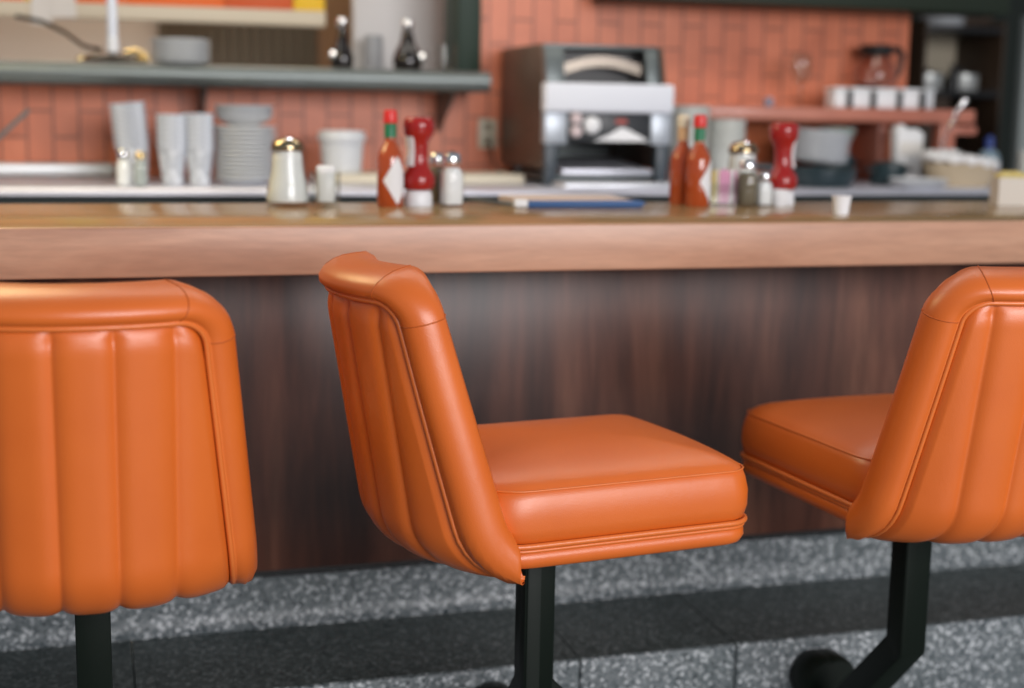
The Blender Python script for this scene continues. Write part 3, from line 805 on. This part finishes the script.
for j, (r, z) in enumerate([(.112, .064), (.122, .070), (.121, .078), (.105, .088), (.075, .086), (.035, .092), (.0, .090)]):
    if r == 0: rg.append([Vector((0, 0, z))]*44)
    else: rg.append([Vector((r*math.cos(2*PI*k/44)*(1+.03*math.sin(5*k)), .7*r*math.sin(2*PI*k/44), z + .008*math.sin(k*1.9+j) - .012*math.cos(2*PI*k/44))) for k in range(44)])
bm = loft(rg, False, False); bmesh.ops.remove_doubles(bm, verts=bm.verts, dist=1e-6)
tag(obj('cloth_napkin', bm, CLOTHM, None, 80, (2.455, 1.31, BZ)), 'rumpled white cloth heaped in the wicker basket', 'cloth')
t = thing('paper_bag', 'white folded paper bag standing behind the wicker basket', 'paper bag', (2.372, 1.47, BZ))
obj('bag_body', prism([(-.038, 0), (.040, 0), (.046, .150), (.020, .165), (-.012, .160), (-.030, .178), (-.046, .160)], -.02, .02, 'y', .003), PAPER, t)
obj('fold', BX(-.036, .040, -.0225, -.0202, .085, .125, .001), mat('cream_print', (.66, .63, .58), .7), t)
tag(obj('serving_spoon', (lambda b: lathe([(0, -.004), (.012, -.002), (.014, .003), (.008, .006), (0, .006)], 20, b, 0, 0))(tube([(2.440, 1.345, BZ+.089), (2.452, 1.335, BZ+.14), (2.490, 1.32, BZ+.218), (2.505, 1.318, BZ+.245)], [.0035, .004, .0055, .0085], 10)) if False else tube([(2.410, 1.345, BZ+.093), (2.418, 1.335, BZ+.15), (2.438, 1.32, BZ+.215), (2.462, 1.315, BZ+.252)], [.0035, .004, .0065, .0095], 12), CHROME), 'shiny metal spoon handle sticking up out of the wicker basket', 'spoon')
t = thing('squeeze_bottle', 'pale bottle with blue cap behind the basket on the dark side table', 'bottle', (2.80, 1.67, 1.035))
obj('bottle_body', lathe([(0, 0), (.036, 0), (.038, .006), (.038, .095), (.030, .118), (.012, .130), (0, .130)], 28), mat('pale_blue_bottle', (.26, .36, .42), .3), t)
obj('cap', lathe([(0, .1305), (.014, .1305), (.014, .160), (.010, .172), (0, .173)], 20), mat('blue_cap', (.03, .06, .24), .4), t)
obj('label_sticker', lathe([(.0385, .03), (.0392, .03), (.0392, .06), (.0385, .06)], 28), mat('red_label', (.32, .06, .05), .5), t)
def tumbler(loc, r, h, label, m=GLASS):
    tag(obj('drinking_glass', lathe([(0, 0), (r*.8, 0), (r*.84, .004), (r, h), (r*.95, h), (r*.78, .010), (0, .009)], 28), m, loc=loc), label, 'glass', 'drinking glasses')
t = thing('side_table', 'dark side table beyond the end of the back bar', 'table', (3.02, 1.62, 0))
obj('table_top', BX(-.24, .42, -.33, .38, 1.005, 1.034, .004), mat('dark_table', (.025, .024, .02), .4), t)
for x in (-.21, .39):
    for y in (-.30, .35): obj('leg', BX(x-.02, x+.02, y-.02, y+.02, 0, 1.0045, .003), mat('dark_table', 0), t)
tumbler((2.835, 1.52, 1.035), .028, .13, 'frosted drinking glass nearest the basket on the dark side table', CUPG)
tumbler((2.915, 1.50, 1.035), .030, .145, 'frosted drinking glass farther right on the dark side table', CUPG)
t = thing('coffee_urn', 'grey steel urn at the right edge of the picture on the side table', 'urn', (3.26, 1.86, 1.035))
obj('urn_body', lathe([(0, 0), (.075, 0), (.08, .006), (.08, .26), (.07, .285), (0, .295)], 36), mat('grey_steel_urn', (.30, .31, .29), .4, .6), t)
obj('urn_base', lathe([(.0805, .0), (.09, .0), (.09, .03), (.0805, .034)], 36), BLACK, t)
obj('spigot', tube([(0, -.08, .06), (0, -.11, .06), (0, -.115, .04)], .008), BLACK, t)
struct('trim_9', BX(3.875, 3.95, 3.0, 3.05, 0, 1.70, .005), mat('pale_door_edge', (.40, .44, .42), .5))

# ------------------------------------------------------------------ brick shelf things
SZ = 1.2885
t = thing('wine_glass', 'clear stemmed wine glass standing on the reddish brick shelf', 'wine glass', (2.076, 1.60, SZ))
obj('foot', lathe([(0, 0), (.032, 0), (.032, .002), (.006, .006), (.0036, .012), (.0036, .0665), (0, .067)], 28), GLASS, t)
obj('glass_bowl', lathe([(0, .067), (.012, .070), (.028, .088), (.035, .112), (.033, .140), (.029, .160), (.0275, .160), (.0315, .140), (.0335, .112), (.027, .090), (.010, .074), (0, .072)], 32), GLASS, t)
tag(obj('salt_cellar', lathe([(0, 0), (.013, 0), (.015, .004), (.014, .022), (.009, .027), (0, .028)], 20), mat('blue_grey_ceramic', (.25, .28, .36), .3), loc=(1.972, 1.60, SZ)), 'tiny blue grey pot near the left end of the reddish shelf', 'pot')
labs = ['white square canister at the left end of the row on the reddish shelf', 'white square canister second from the left in the row on the reddish shelf',
        'white square canister in the middle of the row on the reddish shelf', 'white square canister fourth in the row on the reddish shelf', 'greyish square canister at the right end of the row on the reddish shelf']
xs_ = [(2.152, 2.192), (2.206, 2.272), (2.286, 2.362), (2.376, 2.440), (2.452, 2.492)]
for k, (a, b) in enumerate(xs_):
    t = thing('white_canister', labs[k], 'canister', ((a+b)/2, 1.555, SZ), 0, 'square canisters on the reddish shelf')
    w = (b-a)/2
    obj('canister_body', BX(-w, w, -.032, .032, 0, .048, .005, 3), WHITEPL if k < 4 else GREYP, t)
    obj('lid', BX(-w-.002, w+.002, -.034, .034, .0485, .060, .004, 3), WHITEPL if k < 4 else GREYP, t)
    if k < 4: tag(obj('latch_clip', BX(b+.0035, b+.0105, 1.505, 1.53, SZ, SZ+.052, .002), BLACK), 'small black clip standing between white canisters, right of the %s one' % ['first', 'second', 'middle', 'fourth'][k], 'clip', 'black clips between the canisters')
t = thing('coffee_carafe', 'glass coffee carafe with black collar and handle at the right end of the brick wall', 'carafe', (2.365, 1.665, 1.3535))
GLT = thin_glass('tinted_glass', (.93, .88, .86))
obj('glass_pot', lathe([(0, 0), (.052, 0), (.060, .006), (.066, .035), (.058, .066), (.040, .092), (.038, .100), (.0365, .100), (.0385, .092), (.056, .066), (.064, .035), (.058, .008), (0, .004)], 36), GLT, t)
obj('collar', lathe([(.0372, .097), (.044, .097), (.048, .105), (.050, .124), (.044, .130), (0, .131)], 36), BLACK, t)
obj('handle', tube([(.044, 0, .115), (.082, 0, .118), (.092, 0, .104), (.090, 0, .060), (.084, 0, .035)], [.010, .011, .010, .008, .006], 12), BLACK, t)
obj('coffee', lathe([(0, .0045), (.057, .009), (.0585, .012), (.0585, .014), (0, .014)], 32), mat('pale_liquid', (.60, .36, .30), .2, trans=.4), t)
t = thing('warmer_stand', 'low dark wire stand carrying the coffee carafe behind the canisters', 'stand', (2.365, 1.665, SZ))
obj('stand_top', lathe([(0, .058), (.070, .058), (.072, .0615), (.068, .064), (0, .064)], 32), BLACK, t)
for k in range(4): obj('leg', BX(.045*math.cos(k*PI/2+.78)-.005, .045*math.cos(k*PI/2+.78)+.005, .045*math.sin(k*PI/2+.78)-.005, .045*math.sin(k*PI/2+.78)+.005, 0, .0575, .001), BLACK, t)

# far station beyond the wall's end
t = thing('shelf_unit', 'dark shelf unit with tan back board beyond the end of the brick wall', 'shelf', (3.13, 2.62, 0))
obj('upper_shelf', BX(-.17, .15, -.30, .02, 1.575, 1.596, .003), BLACK, t)
obj('back_board', BX(-.17, .15, 0, .02, 1.366, 1.5745), TANW, t)['label'] = 'tan back board'
obj('lower_shelf', BX(-.17, .15, -.30, .02, 1.342, 1.3655, .003), BLACK, t)
for x in (-.18, .151): obj('side_board', BX(x, x+.009, -.30, .02, 0, 1.62, .001), DBROWN, t)
plates((3.10, 2.46, 1.5965), 5, .088, .0095, 'grey plate stacked on the upper far shelf beyond the brick wall', 'plates on the far shelf', GREYP)
for k, x in enumerate((3.040, 3.195)):
    tt = thing('steel_pot', ['steel pot on the lower far shelf, the left one', 'steel pot on the lower far shelf, the right one'][k], 'pot', (x, 2.44, 1.366), 0, 'steel pots on the far shelf')
    obj('pot_body', lathe([(0, 0), (.056, 0), (.060, .005), (.060, .060), (.057, .060), (.056, .008), (0, .007)], 32), mat('pale_steel', (.62, .64, .62), .35, .5), tt)
    obj('lid', lathe([(0, .0605), (.062, .0605), (.062, .064), (.02, .070), (.010, .073), (.010, .082), (0, .083)], 32), BLACK, tt)
tag(obj('black_jug', lathe([(0, 0), (.020, 0), (.022, .03), (.018, .06), (.012, .08), (.016, .095), (0, .096)], 28), BLACK, loc=(3.118, 2.38, 1.366)), 'small black jug between the two steel pots on the far shelf', 'jug')

# ------------------------------------------------------------------ hatch ledge and kitchen
HZ = 1.369
t = thing('receipt_pole', 'white upright pole on a dark round brass-rimmed base on the hatch ledge', 'pole stand', (.072, 1.62, HZ))
obj('base', lathe([(0, 0), (.085, 0), (.088, .003), (.080, .016), (.05, .026), (.014, .031), (0, .032)], 40), mat('dark_base', (.03, .022, .014), .25), t)
def arcp(a0, a1, r, z): return [(r*math.cos(a0+(a1-a0)*k/16), r*math.sin(a0+(a1-a0)*k/16), z[0]+(z[1]-z[0])*k/16) for k in range(17)]
obj('rim', tube(arcp(2.75, 3.5, .086, (.010, .010)), .008, 10), BRASS, t)
obj('rim', tube(arcp(-.75, .35, .083, (.012, .012)), .008, 10), BRASS, t)
obj('pole', tube([(0, 0, .030), (0, 0, .30), (0, 0, .62)], .0135, 20), mat('pale_pole_paint', (.68, .72, .80), .3), t)
obj('collar', lathe([(.0137, .028), (.0165, .028), (.0165, .065), (.0137, .068)], 24), WHITEP, t)
obj('brass_arm', tube([(.03, -.03, .028), (.055, -.035, .034), (.078, -.04, .024), (.088, -.042, .008)], .008, 10), BRASS, t)
tag(obj('power_cable', tube([(-.18, 1.92, 1.50), (-.11, 1.90, 1.487), (-.05, 1.82, 1.455), (0, 1.72, 1.415), (.04, 1.655, 1.406)], .006, 8), BLACK), 'dark cable running down from the order rail to the pole base', 'cable')
plates((.245, 1.62, HZ), 8, .080, .0078, 'grey white plate in the stack on the hatch ledge right of the pole', 'plates on the hatch ledge', GREYP)
def cruet(loc, label, s=1.0, rz=0, wide=1.0):
    t = thing('vinegar_cruet', label, 'cruet', loc, rz, 'dark vinegar cruets')
    b = obj('bottle', lathe([(0, 0), (.029*wide, 0), (.032*wide, .006), (.033*wide, .030), (.028*wide, .050), (.018*wide, .072), (.0135*wide, .095), (.013*wide, .108), (0, .108)], 32), OIL, t)
    obj('stopper', lathe([(0, .1085), (.011, .1085), (.012, .112), (.0155, .120), (.0155, .128), (.010, .136), (0, .138)], 24), CHROME, t)
    obj('side_knob', lathe([(0, -.012), (.008, -.010), (.0125, 0), (.008, .010), (0, .012)], 20, None, .030*wide*s, -.018), CHROME, b).location = (0, 0, .036)
    return t
cruet((.674, 1.58, HZ), 'dark slim vinegar cruet with round steel stopper, left of the two on the hatch ledge', -1, 0, .95)
cruet((.856, 1.58, HZ), 'dark broader vinegar cruet with round steel stopper, right of the two on the hatch ledge', 1, 0, 1.22)
tag(obj('drinking_glass', lathe([(0, 0), (.026, 0), (.027, .004), (.030, .072), (.0285, .072), (.0255, .010), (0, .009)], 28), GLASS, loc=(.966, 1.58, HZ)), 'clear glass tumbler at the right end of the hatch ledge', 'glass')
t = thing('kitchen_counter', 'steel kitchen counter inside the serving hatch', 'counter', (0, 0, 0))
obj('top', BX(-1.5, 1.5, 2.05, 2.82, 1.30, 1.33, .004), STEEL, t); obj('body', BX(-1.45, 1.45, 2.08, 2.80, 0, 1.2995), DARK, t)
tag(obj('upright_panel', BX(-.155, .155, -.02, .02, 0, .48, .005), mat('pale_grey_panel', (.58, .57, .56), .45), loc=(.952, 2.10, 1.3305)), 'tall pale grey upright panel behind the cruets in the hatch', 'panel')
tag(obj('grey_canister', lathe([(0, 0), (.028, 0), (.03, .005), (.03, .10), (.026, .112), (0, .114)], 28), mat('mid_grey_plastic', (.30, .31, .32), .4), loc=(.835, 1.97, 1.369)), 'small grey canister between the two cruets, in front of the pale panel', 'canister')
obj_shelf = thing('canister_ledge', 'narrow steel step behind the hatch ledge carrying the grey canister', 'ledge', (0, 0, 0))
obj('step', BX(.6, 1.03, 1.89, 2.04, 1.34, 1.3685, .003), STEEL, obj_shelf)
t = thing('order_rail', 'beige order rail with orange and yellow board above, across the serving hatch', 'order rail', (0, 0, 0))
obj('rail', BX(-.95, .695, 1.985, 2.03, 1.502, 1.548, .006, 3), mat('cream_rail', (.60, .52, .38), .45), t)
xb = [-.95, -.16, -.035, .115, .40, .60, .695]
cols = [SIGNO, SIGNY, SIGNO, SIGNO, mat('deep_orange_sign', (.62, .10, .02), .5), SIGNY]
for k in range(6):
    obj('board_panel', BX(xb[k]+.001, xb[k+1]-.001, 2.0, 2.02, 1.549, 1.86, .002), cols[k], t)
for k, (x, w, z, a) in enumerate(((-.115, .028, 1.480, .05), (-.052, .034, 1.503, -.03))):
    b_ = BX(-w, w, -.0012, .0012, 0, 1.565-z, 0); b_.transform(Matrix.Rotation(a, 4, 'Y'))
    tag(obj('order_ticket', b_, mat('ticket_paper', (.70, .66, .60), .7), loc=(x, 1.978-.004*k, z)), ['longer paper order ticket hanging left on the beige rail', 'shorter paper order ticket hanging right on the beige rail'][k], 'order ticket', 'order tickets on the rail')
